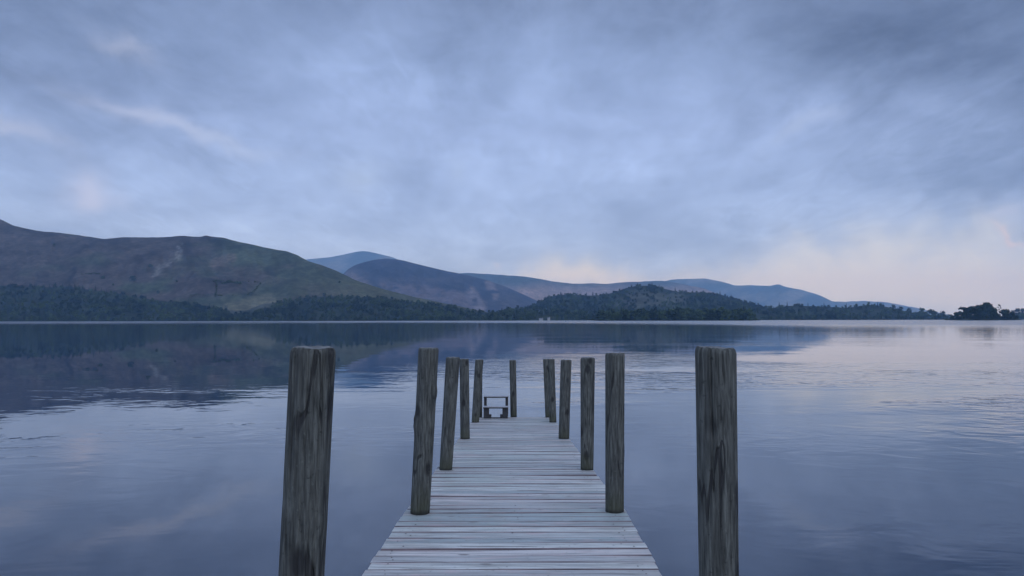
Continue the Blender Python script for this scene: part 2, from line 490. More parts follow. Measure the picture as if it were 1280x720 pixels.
terrain('hill', 'round wooded knoll in the middle of the far shore', [(640, 392, 2900), (660, 384, 2900), (672, 378, 2900), (684, 372, 2900), (698, 368.5, 2900), (718, 368.5, 2900), (736, 369.5, 2900), (755, 368.5, 2900), (771, 364.5, 2900), (784, 359.5, 2900), (797, 357, 2900), (815, 357, 2900), (827, 360, 2900), (845, 364.5, 2900),
         (865, 365.5, 2900), (887, 366, 2900), (902, 368.5, 2900), (914, 373, 2900), (926, 375.5, 2900), (942, 380, 2900), (965, 386, 2900), (990, 394, 2900)],
        [(640, 2150), (990, 2150)], col_wood, sig=3, rows=40, seed=12, key='knoll')
terrain('shore', 'low wooded shore along the far side of the lake', [(-330, 352, 2150), (0, 357, 2100), (60, 359, 2100), (80, 357.5, 2100), (110, 362, 2080), (150, 367, 2060), (200, 376, 2040), (240, 380, 2020), (270, 387, 2000), (295, 388, 2000), (310, 388, 2000), (325, 381, 2000), (350, 377, 2020), (380, 372, 2050),
         (415, 370, 2080), (440, 371, 2080), (480, 372.5, 2080), (500, 375.5, 2070), (540, 380, 2050), (570, 384, 2030), (590, 389, 2020), (612, 391, 2020), (640, 386.5, 2050), (665, 385.5, 2050), (700, 389, 2040), (760, 391, 2030), (850, 391, 2100), (950, 387, 2350), (985, 382.5, 2400), (1000, 382, 2400), (1040, 384, 2450), (1060, 385, 2450),
         (1080, 381.5, 2450), (1092, 380.8, 2450), (1106, 382.5, 2450), (1120, 386.5, 2450), (1140, 391, 2450), (1165, 393.8, 2450), (1182, 395.5, 2450), (1198, 397.6, 2450), (1250, 397.6, 2450), (1266, 394, 2450), (1290, 392, 2450), (1450, 388, 2450), (1650, 380, 2450)],
        [(-330, 1620), (300, 1660), (760, 1700), (940, 1900), (1100, 2050), (1200, 2150), (1650, 2150)], col_wood, sig=4, rows=24, shape=.95, relief=.03, seed=14, key='wood')
terrain('shore', 'low dark wooded point reaching into the lake', [(742, 400, 1330), (752, 397.5, 1330), (770, 396.5, 1340), (850, 396, 1340), (920, 396.5, 1340), (940, 398, 1330), (950, 400, 1330)],
        [(742, 1290), (950, 1290)], col_wood, sig=3, rows=8, seed=16, rough=.1, key='point')
terrain('island', 'low wooded island near the right end of the far shore', [(1181, 399.6, 1260), (1190, 397.5, 1262), (1205, 395.5, 1264), (1225, 394.5, 1264), (1245, 394.5, 1264), (1262, 396, 1262), (1277, 399.5, 1260)],
        [(1181, 1235), (1277, 1235)], col_wood, sig=2, rows=8, step=1.0, back=.03, seed=18, rough=.1)

# ------------------------------------------------------------------ trees
def leaf_quads(c, r, nrm_bias, rng, size):
    """one leaf clump: a bent quad of random direction at c"""
    n = rng.normal(size=3) + nrm_bias; n /= np.linalg.norm(n)
    a = np.cross(n, rng.normal(size=3)); a /= np.linalg.norm(a); bb = np.cross(n, a)
    s = size * rng.uniform(.6, 1.3)
    p = [c - a * s - bb * s * .6, c + a * s * rng.uniform(.6, 1) - bb * s * .7, c + a * s * .8 + bb * s * rng.uniform(.5, 1), c - a * s * .7 + bb * s * .8]
    return [q + rng.normal(size=3) * s * .15 for q in p]


def make_broadleaf(seed, nb=10, nq=15, size=.075, wide=.36):
    """unit-high bushy tree: lobes of leaf clumps"""
    g = np.random.default_rng(seed); v = []; f = []
    for k in range(nb):
        z = g.uniform(.28, .86); rr = wide * math.sqrt(max(0, 1 - ((z - .5) / .5) ** 2)) * g.uniform(.3, .8)
        a = g.uniform(0, 6.28); c = np.array([rr * math.cos(a), rr * math.sin(a), z]); lr = g.uniform(.12, .2)
        for q in range(nq):
            d = g.normal(size=3); d /= np.linalg.norm(d)
            pt = c + d * lr * g.uniform(.5, 1.05)
            pt[2] = max(pt[2], .05)
            n0 = len(v); v += leaf_quads(pt, lr, d * 1.3, g, size); f.append((n0, n0 + 1, n0 + 2, n0 + 3))
    for q in range(nq * 2):                                   # skirt of foliage to the ground
        a = g.uniform(0, 6.28); rr = wide * g.uniform(.3, .85)
        n0 = len(v); v += leaf_quads(np.array([rr * math.cos(a), rr * math.sin(a), g.uniform(.04, .35)]), .1, np.array([math.cos(a), math.sin(a), .3]), g, size)
        f.append((n0, n0 + 1, n0 + 2, n0 + 3))
    return np.array(v), f


def make_conifer(seed, levels=11, wide=.17):
    g = np.random.default_rng(seed); v = []; f = []
    for k in range(levels):
        z = .08 + .9 * k / levels; r = wide * (1 - z) ** .85 * g.uniform(.8, 1.2) + .012
        m = 7
        a0 = g.uniform(0, 6.28)
        for q in range(m):
            a = a0 + 6.283 * q / m + g.normal() * .12; rr = r * g.uniform(.7, 1.2); da = .5
            n0 = len(v)
            v += [np.array([0, 0, z + .10]), np.array([rr * .75 * math.cos(a - da), rr * .75 * math.sin(a - da), z + .01]), np.array([rr * math.cos(a), rr * math.sin(a), z - .035]), np.array([rr * .75 * math.cos(a + da), rr * .75 * math.sin(a + da), z + .01])]
            f.append((n0, n0 + 1, n0 + 2, n0 + 3))
    return np.array(v), f


BL = [make_broadleaf(120 + i, wide=.34 + .03 * (i % 4)) for i in range(6)]
CN = [make_conifer(200 + i, wide=.20 + .03 * (i % 3)) for i in range(5)]
BL_ME = [mesh('broadleaf_tree', v, f, tone=np.full(len(v), .15 + .16 * i)) for i, (v, f) in enumerate(BL)]
CN_ME = [mesh('conifer_tree', v, f, tone=np.full(len(v), .1 + .18 * i)) for i, (v, f) in enumerate(CN)]
for q in BL_ME: q.materials.append(M_LEAF)
for q in CN_ME: q.materials.append(M_PINE)


def mass(name, label, pts, hs, ws, kinds, tones, mats=(M_LEAF, M_PINE)):
    """a wood that reads as one mass: one mesh of all its trees"""
    V = []; Fq = []; T = []; MI = []; off = 0
    for p, h, wd, kd, tn in zip(pts, hs, ws, kinds, tones):
        v, f = (BL if kd == 0 else CN)[RNG.integers(0, 5)]
        a = RNG.uniform(0, 6.28); ca, sa = math.cos(a), math.sin(a)
        q = np.column_stack([(v[:, 0] * ca - v[:, 1] * sa) * wd, (v[:, 0] * sa + v[:, 1] * ca) * wd, v[:, 2] * h]) + p
        V.append(q); Fq.append(np.array(f) + off); off += len(v); T.append(np.full(len(v), tn)); MI.append(np.full(len(f), kd))
    V = np.concatenate(V); Fq = np.concatenate(Fq)
    me = bpy.data.meshes.new(name)
    me.vertices.add(len(V)); me.vertices.foreach_set('co', V.astype(np.float32).ravel())
    me.loops.add(Fq.size); me.loops.foreach_set('vertex_index', Fq.astype(np.int32).ravel())
    me.polygons.add(len(Fq)); me.polygons.foreach_set('loop_start', np.arange(0, Fq.size, 4, dtype=np.int32))
    me.update(calc_edges=True)
    for q in mats: me.materials.append(q)
    me.polygons.foreach_set('material_index', np.concatenate(MI).astype(np.int32))
    a = me.attributes.new('tone', 'FLOAT', 'POINT'); a.data.foreach_set('value', np.concatenate(T).astype(np.float32))
    me.validate(); me.update()
    o = link(name, me, None)
    return tag(o, label, kind='stuff')


def single(kind, p, h, wd, label, group):
    me = (BL_ME if kind == 0 else CN_ME)[RNG.integers(0, 5)]
    o = link('broadleaf_tree' if kind == 0 else 'conifer_tree', me, None, loc=p)
    o.rotation_euler = (0, 0, RNG.uniform(0, 6.28)); o.scale = (wd, wd, h)
    return tag(o, label, 'tree', group)


def scatter(T, n, x0, x1, t0, t1):
    px = RNG.uniform(x0, x1, n); t = RNG.uniform(t0, t1, n)
    return px, t, on_terrain(T, px, t)



def wood(T, n, x0, x1, t0, t1, conif, hrange, skip=None, edge=0.0):
    px, t, p = scatter(T, n, x0, x1, t0, t1)
    tn = np.clip(.38 + 1.2 * fbm(px / 16, t * 6, 61, 4) + RNG.normal(0, .15, n), 0, 1)
    cz = fbm(px / 30, t * 3, 71, 3) * .6 + conif(px, t)
    kd = (RNG.uniform(0, 1, n) < cz).astype(int)
    h = RNG.uniform(*hrange, n) * np.where(kd == 1, 1.1, .95)
    wd = h * RNG.uniform(1.15, 1.7, n)
    if skip is not None:
        keep = ~skip(px, t, p)
        px, t, p, tn, kd, h, wd = px[keep], t[keep], p[keep], tn[keep], kd[keep], h[keep], wd[keep]
    return p, h, wd, kd, tn


def clearing(px, t, p):
    x, y = to_px(p)
    return (seg_mask(x, y, [(292, 387), (333, 380)], 11) > .5) | (seg_mask(x, y, [(672, 399), (692, 399)], 5) > .5)


TW, TK, TP, TI, TF = TERR['wood'], TERR['knoll'], TERR['point'], TERR['island'], TERR['fell']
a = wood(TW, 2700, -330, 760, .02, 1.0, lambda x, t: np.where(x < 190, .05 + .25 * t ** 3, -.05), (7, 12), clearing)
mass('woodland', 'mixed wood of dark conifers and broadleaf trees along the foot of the fell', *a)
a = wood(TW, 1300, 760, 1650, .02, 1.0, lambda x, t: np.where(x < 1100, .05, -.05), (8, 13), lambda px, t, p: (px > 1184) & (px < 1260))
mass('woodland', 'lower strip of wood along the far shore beyond the point and the island', *a)


def knoll_gap(px, t, p):
    x, y = to_px(p)
    return (seg_mask(x + 6 * fbm(x / 9, y / 5, 3, 3), y, [(800, 373), (846, 376)], 9) > .5) & (RNG.uniform(0, 1, len(x)) < .55)


a = wood(TK, 1500, 642, 985, .03, 1.0, lambda x, t: .06 + 0 * x, (8, 12.5), knoll_gap)
mass('woodland', 'conifer wood covering the round knoll in the middle distance', *a)
a = wood(TP, 90, 750, 942, .35, 1.0, lambda x, t: .05 + 0 * x, (15, 23))
mass('woodland', 'inner trees of the dark wooded point in the lake', *a)

# single trees that stand out: water's edge, skyline, slopes
G1 = 'trees at the water edge below the fell'
for x in np.arange(-4, 745, 6.3):
    x = x + RNG.uniform(-2, 2)
    if 670 < x < 692: continue
    k = 1 if RNG.uniform() < (.07 if x < 190 else .03) else 0
    p = on_terrain(TW, np.array([x]), np.array([RNG.uniform(.005, .03)]))[0]
    h = RNG.uniform(8, 13)
    single(k, p, h, h * RNG.uniform(.9, 1.3), ('slim dark conifer' if k else 'bushy tree') + ' at the edge of the water below the brown fell', G1 + (', conifers' if k else ', broadleaf'))
for x in np.arange(950, 1284, 6.5):
    x = x + RNG.uniform(-2, 2)
    if 1184 < x < 1260: continue
    p = on_terrain(TW, np.array([x]), np.array([RNG.uniform(.01, .05)]))[0]
    h = RNG.uniform(10, 16)
    single(0, p, h, h * RNG.uniform(.9, 1.3), 'bushy tree at the water edge beyond the wooded point', 'trees along the far low shore')
for x in np.arange(751, 945, 6.0):
    x = x + RNG.uniform(-2, 2)
    p = on_terrain(TP, np.array([x]), np.array([RNG.uniform(.1, .3)]))[0]
    h = RNG.uniform(13, 21) * (1 if 760 < x < 935 else .7)
    single(0, p, h, h * RNG.uniform(.9, 1.2), 'dark bushy tree on the wooded point in the lake', 'trees on the wooded point')
for x in list(np.arange(38, 150, 8.0)) + [236, 262, 268, 281, 284]:
    x = x + RNG.uniform(-1.5, 1.5)
    p = on_terrain(TW, np.array([x]), np.array([.97]))[0]
    h = RNG.uniform(10, 18)
    single(1, p, h, h * 1.0, 'dark pointed conifer on the top edge of the wood under the fell', 'conifers on the top edge of the wood')
for x in (711, 717, 733, 741, 789, 797, 801, 815, 824, 844, 866, 900, 914):
    p = on_terrain(TK, np.array([float(x)]), np.array([.99]))[0]
    h = RNG.uniform(11, 19)
    single(1, p, h, h * 1.1, 'dark conifer standing up on the skyline of the round knoll', 'conifers on the skyline of the knoll')
for x in (974, 984, 1010, 1030, 1058, 1097, 1104):
    p = on_terrain(TW, np.array([float(x)]), np.array([.98]))[0]
    h = RNG.uniform(14, 20)
    single(1, p, h, h * .8, 'dark pointed conifer above the wood on the low far shore', 'conifers above the low far shore')
for x, h in ((1118, 20), (1127, 19), (1136, 19), (1152, 24), (1163, 24), (1168, 22), (1179, 22), (1186, 12), (1266, 22), (1272, 26), (1279, 24)):
    p = on_terrain(TW, np.array([float(x)]), np.array([.9]))[0]
    single(0, p, h, h * 1.25, 'round tree on the thin end of the far shore near the island', 'round trees at the thin end of the shore')
def on_fell(px, py):
    """the point of the fell's front slope seen at the photo position"""
    t = np.linspace(0, 1, 300); out = []
    for x, y in zip(np.atleast_1d(np.asarray(px, float)), np.atleast_1d(np.asarray(py, float))):
        q = on_terrain(TF, np.full(300, x), t); yy = to_px(q)[1]
        k = np.argmax(yy <= y); out.append(q[k])
    return np.array(out)


for x, y, h, lab in ((166, 351.5, 20, 'dark round tree alone on the fell, largest above the wood'), (130, 349, 12, 'small dark tree beside a hedge on the fell'), (189, 334.5, 13, 'dark bush beside the foot of the pale scree'),
                     (222, 353, 8, 'small dark bush between the scree and the walled fields'), (425, 354, 9, 'dark bush low on the right end of the fell'), (199, 367, 10, 'tree just above the wood under the scree'), (68, 307, 9, 'dark bush high on the left of the fell'), (143, 357, 7, 'flat bush low on the fell left of the lone round tree')):
    single(0, on_fell(x, y)[0], h, h * 1.5, lab, None)


def hedge(label, pts, n, h):
    """a line of scrub along a field edge on the fell"""
    d = np.linspace(0, 1, n) * (len(pts) - 1)
    xs = np.interp(d, range(len(pts)), [q[0] for q in pts]) + RNG.normal(0, .5, n); ys = np.interp(d, range(len(pts)), [q[1] for q in pts]) + RNG.normal(0, .35, n)
    p = on_fell(xs, ys); V = []; f = []; T = []
    for q in p:
        v, ff = BL[RNG.integers(0, 5)]; hh = h * RNG.uniform(.4, 1.2); n0 = len(V)
        V += [tuple(u) for u in v * np.array([hh * 1.9, hh * 1.9, hh]) + q]; f += [tuple(i + n0 for i in u) for u in ff]; T += [.75] * len(v)
    o = link('hedge', mesh('hedge', V, f, tone=T), M_LEAF)
    tag(o, label, 'hedge', 'hedges round the fields on the fell')


hedge('upper hedge of the walled field low on the fell', [(267, 352.5), (278, 351.5), (303, 352.5), (326, 354)], 20, 5)
hedge('thicker clump of scrub along the upper field hedge', [(279, 355), (288, 353.5), (303, 355)], 16, 8)
hedge('lower hedge above the wood, below the walled field', [(240, 369.5), (262, 369.5), (280, 370), (316, 369)], 24, 4)
hedge('hedge running downhill at the left side of the walled field', [(272, 353), (271, 371)], 11, 5)
hedge('hedge running downhill at the right side of the walled field', [(325, 356), (319, 364), (312, 369)], 10, 5)
hedge('short dark hedge on the fell left of the lone round tree', [(104, 343.5), (114, 342.5), (125, 343)], 11, 5)

# island trees: crown and trunk
def island_tree(px, t, h, wd, seed, label, nb, lift=.0, lobes=None):
    p = on_terrain(TI, np.array([float(px)]), np.array([t]))[0]
    root = empty('island_tree', p)
    tag(root, label, 'tree', 'trees on the island')
    v, f = make_broadleaf(seed, nb=nb + 6, nq=26, size=.075, wide=wd * 1.1) if lobes is None else lobes
    v = v.copy(); v[:, 2] = lift + v[:, 2] * (1 - lift)
    link('crown', mesh('crown', v * h, f, tone=np.full(len(v), .05 + .1 * (seed % 3))), M_LEAF, root)
    m = MB()
    k = 8; top = h * .62; bend = random.uniform(-.05, .05) * h
    rings = []
    for j in range(5):
        z = top * j / 4; r = h * .022 * (1 - .55 * j / 4)
        rings.append([(r * math.cos(6.283 * i / k) + bend * (j / 4) ** 2, r * math.sin(6.283 * i / k), z - .3) for i in range(k)])
    vv = [q for rr in rings for q in rr]; ff = [(j * k + i, j * k + (i + 1) % k, (j + 1) * k + (i + 1) % k, (j + 1) * k + i) for j in range(4) for i in range(k)]
    m.add(vv, ff)
    for q in range(4):                                          # limbs
        a = q * 1.6 + seed; z0 = top * (.55 + .12 * q); c0 = np.array([bend * (z0 / top) ** 2, 0, z0]); c1 = c0 + np.array([math.cos(a) * h * .2, math.sin(a) * h * .2, h * .14])
        e = np.array([-math.sin(a), math.cos(a), 0]) * h * .008; g = np.array([0, 0, h * .008])
        m.add([c0 - e, c0 + g, c0 + e, c0 - g, c1 - e * .4, c1 + g * .4, c1 + e * .4, c1 - g * .4], [(0, 1, 5, 4), (1, 2, 6, 5), (2, 3, 7, 6), (3, 0, 4, 7), (4, 5, 6, 7)])
    m.build('trunk', M_BARK, root)


def umbrella(seed):
    g = np.random.default_rng(seed); v = []; f = []
    for k in range(150):
        a = g.uniform(0, 6.28); rr = .36 * math.sqrt(g.uniform(0, 1)); z = .93 - rr * rr * 1.0 + g.normal() * .035
        n0 = len(v); v += leaf_quads(np.array([rr * math.cos(a), rr * math.sin(a), z]), .1, np.array([0, 0, .8]), g, .06); f.append((n0, n0 + 1, n0 + 2, n0 + 3))
    return np.array(v), f


def pine_tuft(seed):
    g = np.random.default_rng(seed); v = []; f = []
    for c, r, m in (((.02, 0, .9), .07, 26), ((.09, .02, .84), .06, 20), ((-.05, 0, .74), .05, 14), ((.11, 0, .68), .055, 16), ((.0, .0, .60), .05, 8)):
        for k in range(m):
            d = g.normal(size=3); d /= np.linalg.norm(d); n0 = len(v)
            v += leaf_quads(np.array(c) + d * r * g.uniform(.3, 1), .1, d, g, .03); f.append((n0, n0 + 1, n0 + 2, n0 + 3))
    return np.array(v), f


for args in ((1191, .5, 9, .6, 301, 'low bush at the left tip of the island', 8),
             (1197, .6, 15, .5, 302, 'small bushy tree near the left tip of the island', 9),
             (1204, .7, 20, .42, 303, 'flat-topped tree on the left side of the island with sky under its crown', 9, .0, umbrella(3)),
             (1202, .4, 13, .5, 304, 'low bush under the flat-topped tree on the island', 8),
             (1211, .55, 10, .5, 321, 'bush filling the ground right of the flat-topped tree on the island', 8),
             (1216, .7, 20.5, .36, 305, 'dense tree on the island right of the flat-topped one', 12),
             (1225, .6, 22.5, .36, 306, 'broad dark tree just left of the highest crown on the island', 13),
             (1235.5, .7, 26, .33, 307, 'highest tree of the island with a full dark crown', 14),
             (1241, .5, 21, .28, 308, 'dark tree leaning on the right flank of the highest island tree', 11),
             (1249, .7, 25, .3, 309, 'thin open pine standing free on the right of the island', 5, .0, pine_tuft(4)),
             (1247, .4, 11, .5, 310, 'bush at the foot of the thin pine on the island', 8),
             (1256, .6, 17, .42, 311, 'rounded tree right of the thin pine on the island', 9),
             (1263, .5, 13, .5, 312, 'low tree sloping down towards the right end of the island', 8),
             (1270, .5, 8.5, .55, 313, 'low bush at the right tip of the island', 7),
             (1230, .3, 11, .5, 314, 'bush at the water edge in front of the highest island tree', 9),
             (1220, .25, 9, .5, 315, 'bush at the water edge left of the island middle', 9),
             (1210, .8, 21, .40, 322, 'tree between the flat-topped one and the broad dark one on the island', 12),
             (1230, .75, 24, .36, 323, 'tree pressed between the two tallest crowns of the island', 13),
             (1222, .5, 19, .42, 324, 'lower bushy tree before the broad dark one on the island', 12),
             (1258, .35, 9, .6, 325, 'spreading bush before the rounded tree at the right of the island', 9),
             (1239, .25, 8, .5, 316, 'low bush at the water edge right of the island middle', 8)):
    island_tree(*args)

# ------------------------------------------------------------------ cottages on the shore
mwh, n, b = material('white_render'); n.put(b.inputs['Base Color'], n.ramp(n.noise(n.node('ShaderNodeTexCoord').outputs['Object'], .8, 4), [(.3, (.34, .335, .325)), (.7, (.44, .435, .42))])); b.inputs['Roughness'].default_value = .9
msl, n, b = material('slate'); n.put(b.inputs['Base Color'], (.14, .14, .16)); b.inputs['Roughness'].default_value = .8
mgl, n, b = material('dark_glass'); n.put(b.inputs['Base Color'], (.02, .025, .03)); b.inputs['Roughness'].default_value = .15


def cottage(px, t, lx, hz, label):
    p = on_terrain(TW, np.array([float(px)]), np.array([t]))[0]
    root = empty('cottage', p); tag(root, label, 'house', 'cottages on the far shore')
    m = MB(); d = 6
    m.add([(-lx, 0, -1), (lx, 0, -1), (lx, d, -1), (-lx, d, -1), (-lx, 0, hz), (lx, 0, hz), (lx, d, hz), (-lx, d, hz), (-lx, d / 2, hz + 2.6), (lx, d / 2, hz + 2.6)],
          [(0, 1, 5, 4), (1, 2, 6, 9, 5), (2, 3, 7, 6), (3, 0, 4, 8, 7)])
    m.build('wall', mwh, root)
    r_ = MB(); e = .35
    r_.add([(-lx - e, -e, hz - .2), (lx + e, -e, hz - .2), (lx + e, d / 2, hz + 2.8), (-lx - e, d / 2, hz + 2.8), (-lx - e, d + e, hz - .2), (lx + e, d + e, hz - .2)], [(0, 1, 2, 3), (3, 2, 5, 4)])
    ro = r_.build('roof', msl, root)
    c = MB(); c.add(*box(lx - 1.2, lx - .4, d / 2 - .4, d / 2 + .4, hz + 2, hz + 4)); c.build('chimney', mwh, ro)
    for x in (-lx * .55, lx * .45):
        q = MB(); q.add(*box(x - .5, x + .5, -.04, .02, hz * .35, hz * .35 + 1.2)); q.build('window', mgl, root)


cottage(676.3, .012, 5.0, 3.6, 'longer white cottage with a grey roof at the lake edge')
cottage(686, .03, 3.2, 5.0, 'smaller taller white cottage right of the long one')

# ------------------------------------------------------------------ jetty
D2, DE, DN = 4.67, 13.07, 3.43
c2 = P(643, 639.5, D2); cE = P(643, 521, DE); cN = P(640, 719, DN)
L2, R2 = P(506, 640, D2)[0], P(782, 640, D2)[0]
LE, RE = P(594, 521, DE)[0], P(690, 521, DE)[0]
LN, RN = P(453, 719, DN)[0], P(828, 719, DN)[0]
Y0 = -3.2


def deck_z(y):
    s = (c2[2] - cN[2]) / (D2 - DN)
    a = c2[2] + (y - D2) * s
    e = c2[2] + (y - D2) * (cE[2] - c2[2]) / (DE - D2)
    return a if y < D2 else e


def deck_x(y):
    if y < D2:
        t = min((y - DN) / (D2 - DN), 1); t = max(t, -2.5)
        return LN + (L2 - LN) * t, RN + (R2 - RN) * t
    t = (y - D2) / (DE - D2)
    return L2 + (LE - L2) * t, R2 + (RE - R2) * t


mdk, n, b = material('bleached_planks')
g = n.node('ShaderNodeNewGeometry'); rnd = g.outputs['Random Per Island']
pos = n.node('ShaderNodeTexCoord').outputs['Object']
off = n.vm('ADD', pos, n.comb(n.m('MULTIPLY', rnd, 37.0), 0.0, n.m('MULTIPLY', rnd, 91.0)))
mp = n.node('ShaderNodeMapping'); mp.inputs['Scale'].default_value = (.7, 22, 9); n.l.new(off, mp.inputs[0])
gr = n.noise(mp.outputs[0], 3.2, 8, .7, .5)
mp2 = n.node('ShaderNodeMapping'); mp2.inputs['Scale'].default_value = (2.2, 9, 9); n.l.new(off, mp2.inputs[0])
st = n.noise(mp2.outputs[0], 1.3, 4, .6, .6)
basec = n.ramp(rnd, [(0, (.49, .50, .475)), (.18, (.36, .38, .37)), (.35, (.57, .53, .50)), (.5, (.34, .385, .38)), (.66, (.56, .56, .52)), (.8, (.43, .425, .41)), (1, (.48, .50, .49))], 'CONSTANT')
c = n.mix(n.mapr(gr, .40, .58, 0, 1), n.mix(.68, basec, (.16, .155, .155)), basec)
c = n.mix(n.mapr(st, .54, .70, 0, .6), c, (.48, .37, .36))
c = n.mix(n.mapr(n.noise(pos, 1.1, 3, .5), .5, .7, 0, .4), c, (.30, .38, .34))
c = n.mix(n.mapr(n.noise(pos, 2.3, 4, .6), .52, .72, 0, .35), c, (.26, .24, .20))
vo = n.node('ShaderNodeTexVoronoi'); vo.inputs['Scale'].default_value = 1.0
mp3 = n.node('ShaderNodeMapping'); mp3.inputs['Scale'].default_value = (3.0, 6.5, 3); n.l.new(off, mp3.inputs[0]); n.l.new(mp3.outputs[0], vo.inputs['Vector'])
c = n.mix(n.mapr(vo.outputs['Distance'], .06, .13, .75, 0), c, (.13, .11, .10))
# short dark splits along the grain
mp4 = n.node('ShaderNodeMapping'); mp4.inputs['Scale'].default_value = (1.6, 42, 10); n.l.new(off, mp4.inputs[0])
cr = n.noise(mp4.outputs[0], 1.0, 2, .5, .2)
ck = n.mapr(cr, .64, .69)
c = n.mix(n.m('MULTIPLY', ck, .8), c, (.10, .09, .09))
sp = n.noise(off, 38, 3, .6)
c = n.mix(n.mapr(sp, .62, .72, 0, .6), c, (.17, .165, .15))
c = n.vm('MULTIPLY', c, (1.13, 1.10, 1.04))
n.put(b.inputs['Base Color'], c)
n.put(b.inputs['Roughness'], n.mapr(st, .3, .7, .42, .65)); b.inputs['Specular IOR Level'].default_value = .5
bp = n.node('ShaderNodeBump'); bp.inputs['Strength'].default_value = .8; bp.inputs['Distance'].default_value = .004
n.l.new(n.m('SUBTRACT', gr, ck), bp.inputs['Height']); n.l.new(bp.outputs[0], b.inputs['Normal'])

jetty = empty('jetty', (0, Y0, 0))
tag(jetty, 'long wooden jetty of pale bleached planks sloping down to the lake', 'jetty')
V = []; Fc = []; FM = []; NAILS = []
y = Y0
while y < DE - .05:
    wdt = random.choice((.098, .102, .105, .108, .112)); gap = random.choice((.004, .005, .005, .006, .008))
    if abs(y - 4.2) < .08 or abs(y - 3.75) < .07: gap = .014
    y1 = min(y + wdt, DE); ym = (y + y1) / 2; zt = deck_z(ym) + random.uniform(-.0015, .0015); tilt = random.uniform(-.004, .004); skew = random.uniform(-.005, .005)
    xl, xr = deck_x(ym); xl += random.uniform(-.005, .005); xr += random.uniform(-.005, .005)
    th = .034; c_ = .0045
    nseg = 14; n0 = len(V); ph = random.uniform(0, 9); cup = random.uniform(-.002, .003)
    sl = (deck_z(y1) - deck_z(y))
    for i in range(nseg + 1):
        x = xl + (xr - xl) * i / nseg
        wv_ = .0022 * math.sin(x * 3.1 + ph) + .0015 * math.sin(x * 7.3 + ph * 2); wz = .002 * math.sin(x * 2.3 + ph * 3) + tilt * (x / .8)
        sk = skew * x / .7
        a0 = y + wv_ + sk; a1 = y1 - wv_ * .6 + sk
        for (yy, zz) in ((a0, -th), (a0, -c_), (a0 + c_, 0), ((a0 + a1) / 2, cup), (a1 - c_, 0), (a1, -c_), (a1, -th)):
            V.append((x, yy - Y0, zt + zz + wz + sl * ((yy - y) / (y1 - y) - .5)))
    m_ = 7
    for i in range(nseg):
        for j in range(m_):
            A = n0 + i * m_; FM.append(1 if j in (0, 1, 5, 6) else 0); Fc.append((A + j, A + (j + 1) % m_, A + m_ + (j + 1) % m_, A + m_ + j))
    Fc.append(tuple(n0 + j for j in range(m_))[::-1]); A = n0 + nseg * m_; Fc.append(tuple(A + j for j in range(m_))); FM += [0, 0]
    if ym > 1.5: NAILS.append(((y, y1), zt, xl, xr))
    y = y1 + gap
med, n, b = material('shaded_plank_edge')  # gap shade painted into the plank sides as a darker brown
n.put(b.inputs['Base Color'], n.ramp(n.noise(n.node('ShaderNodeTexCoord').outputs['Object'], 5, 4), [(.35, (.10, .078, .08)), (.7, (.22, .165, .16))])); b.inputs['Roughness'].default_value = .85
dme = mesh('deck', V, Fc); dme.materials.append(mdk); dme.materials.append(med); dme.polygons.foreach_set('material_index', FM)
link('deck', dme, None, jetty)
NV = []; NF = []
for (yn, zn, xl, xr) in NAILS:
    for s_ in (.07, .5, .93):
        for q in (.28, .72):
            if random.random() < (.75 if s_ == .5 else .35): continue
            cx = xl + (xr - xl) * s_ + random.uniform(-.035, .035); cy_ = yn[0] + (yn[1] - yn[0]) * q + random.uniform(-.006, .006); k0 = len(NV); r0 = random.uniform(.0035, .006)
            NV += [(cx + r0 * math.cos(a * 1.0472), cy_ - Y0 + r0 * math.sin(a * 1.0472), zn + .0035) for a in range(6)] + [(cx, cy_ - Y0, zn + .0045)]
            NF += [(k0 + a, k0 + (a + 1) % 6, k0 + 6) for a in range(6)]
mnl, n, b = material('rusty_nail'); n.put(b.inputs['Base Color'], (.055, .035, .028)); b.inputs['Roughness'].default_value = .8
tag(link('nail', mesh('nail', NV, NF), mnl, jetty), kind='stuff')

mbeam, n, b = material('wet_beam')
n.put(b.inputs['Base Color'], n.ramp(n.noise(n.node('ShaderNodeTexCoord').outputs['Object'], 4, 6), [(.3, (.035, .032, .03)), (.7, (.09, .082, .075))])); b.inputs['Roughness'].default_value = .8
for s in (.07, .5, .93):
    V = []; ys = [Y0 + .05, 0, D2, DE - .03]
    for yy in ys:
        xl, xr = deck_x(yy); x = xl + (xr - xl) * s; z = deck_z(yy) - .037
        V += [(x - .035, yy - Y0, z), (x + .035, yy - Y0, z), (x + .035, yy - Y0, z - .15), (x - .035, yy - Y0, z - .15)]
    fc = [(k * 4 + i, k * 4 + (i + 1) % 4, k * 4 + 4 + (i + 1) % 4, k * 4 + 4 + i) for k in range(3) for i in range(4)] + [(3, 2, 1, 0), (12, 13, 14, 15)]
    link('stringer', mesh('stringer', V, fc), mbeam, jetty)
for yy in (2.2, D2 + .12, 6.65, 9.3, 11.9, DE - .12):
    xl, xr = deck_x(yy); z = deck_z(yy) - .195; m = MB()
    m.add(*box(xl + .02, xr - .02, yy - Y0 - .04, yy - Y0 + .04, z - .14, z)); m.build('cross_beam', mbeam, jetty, bevel=.006)

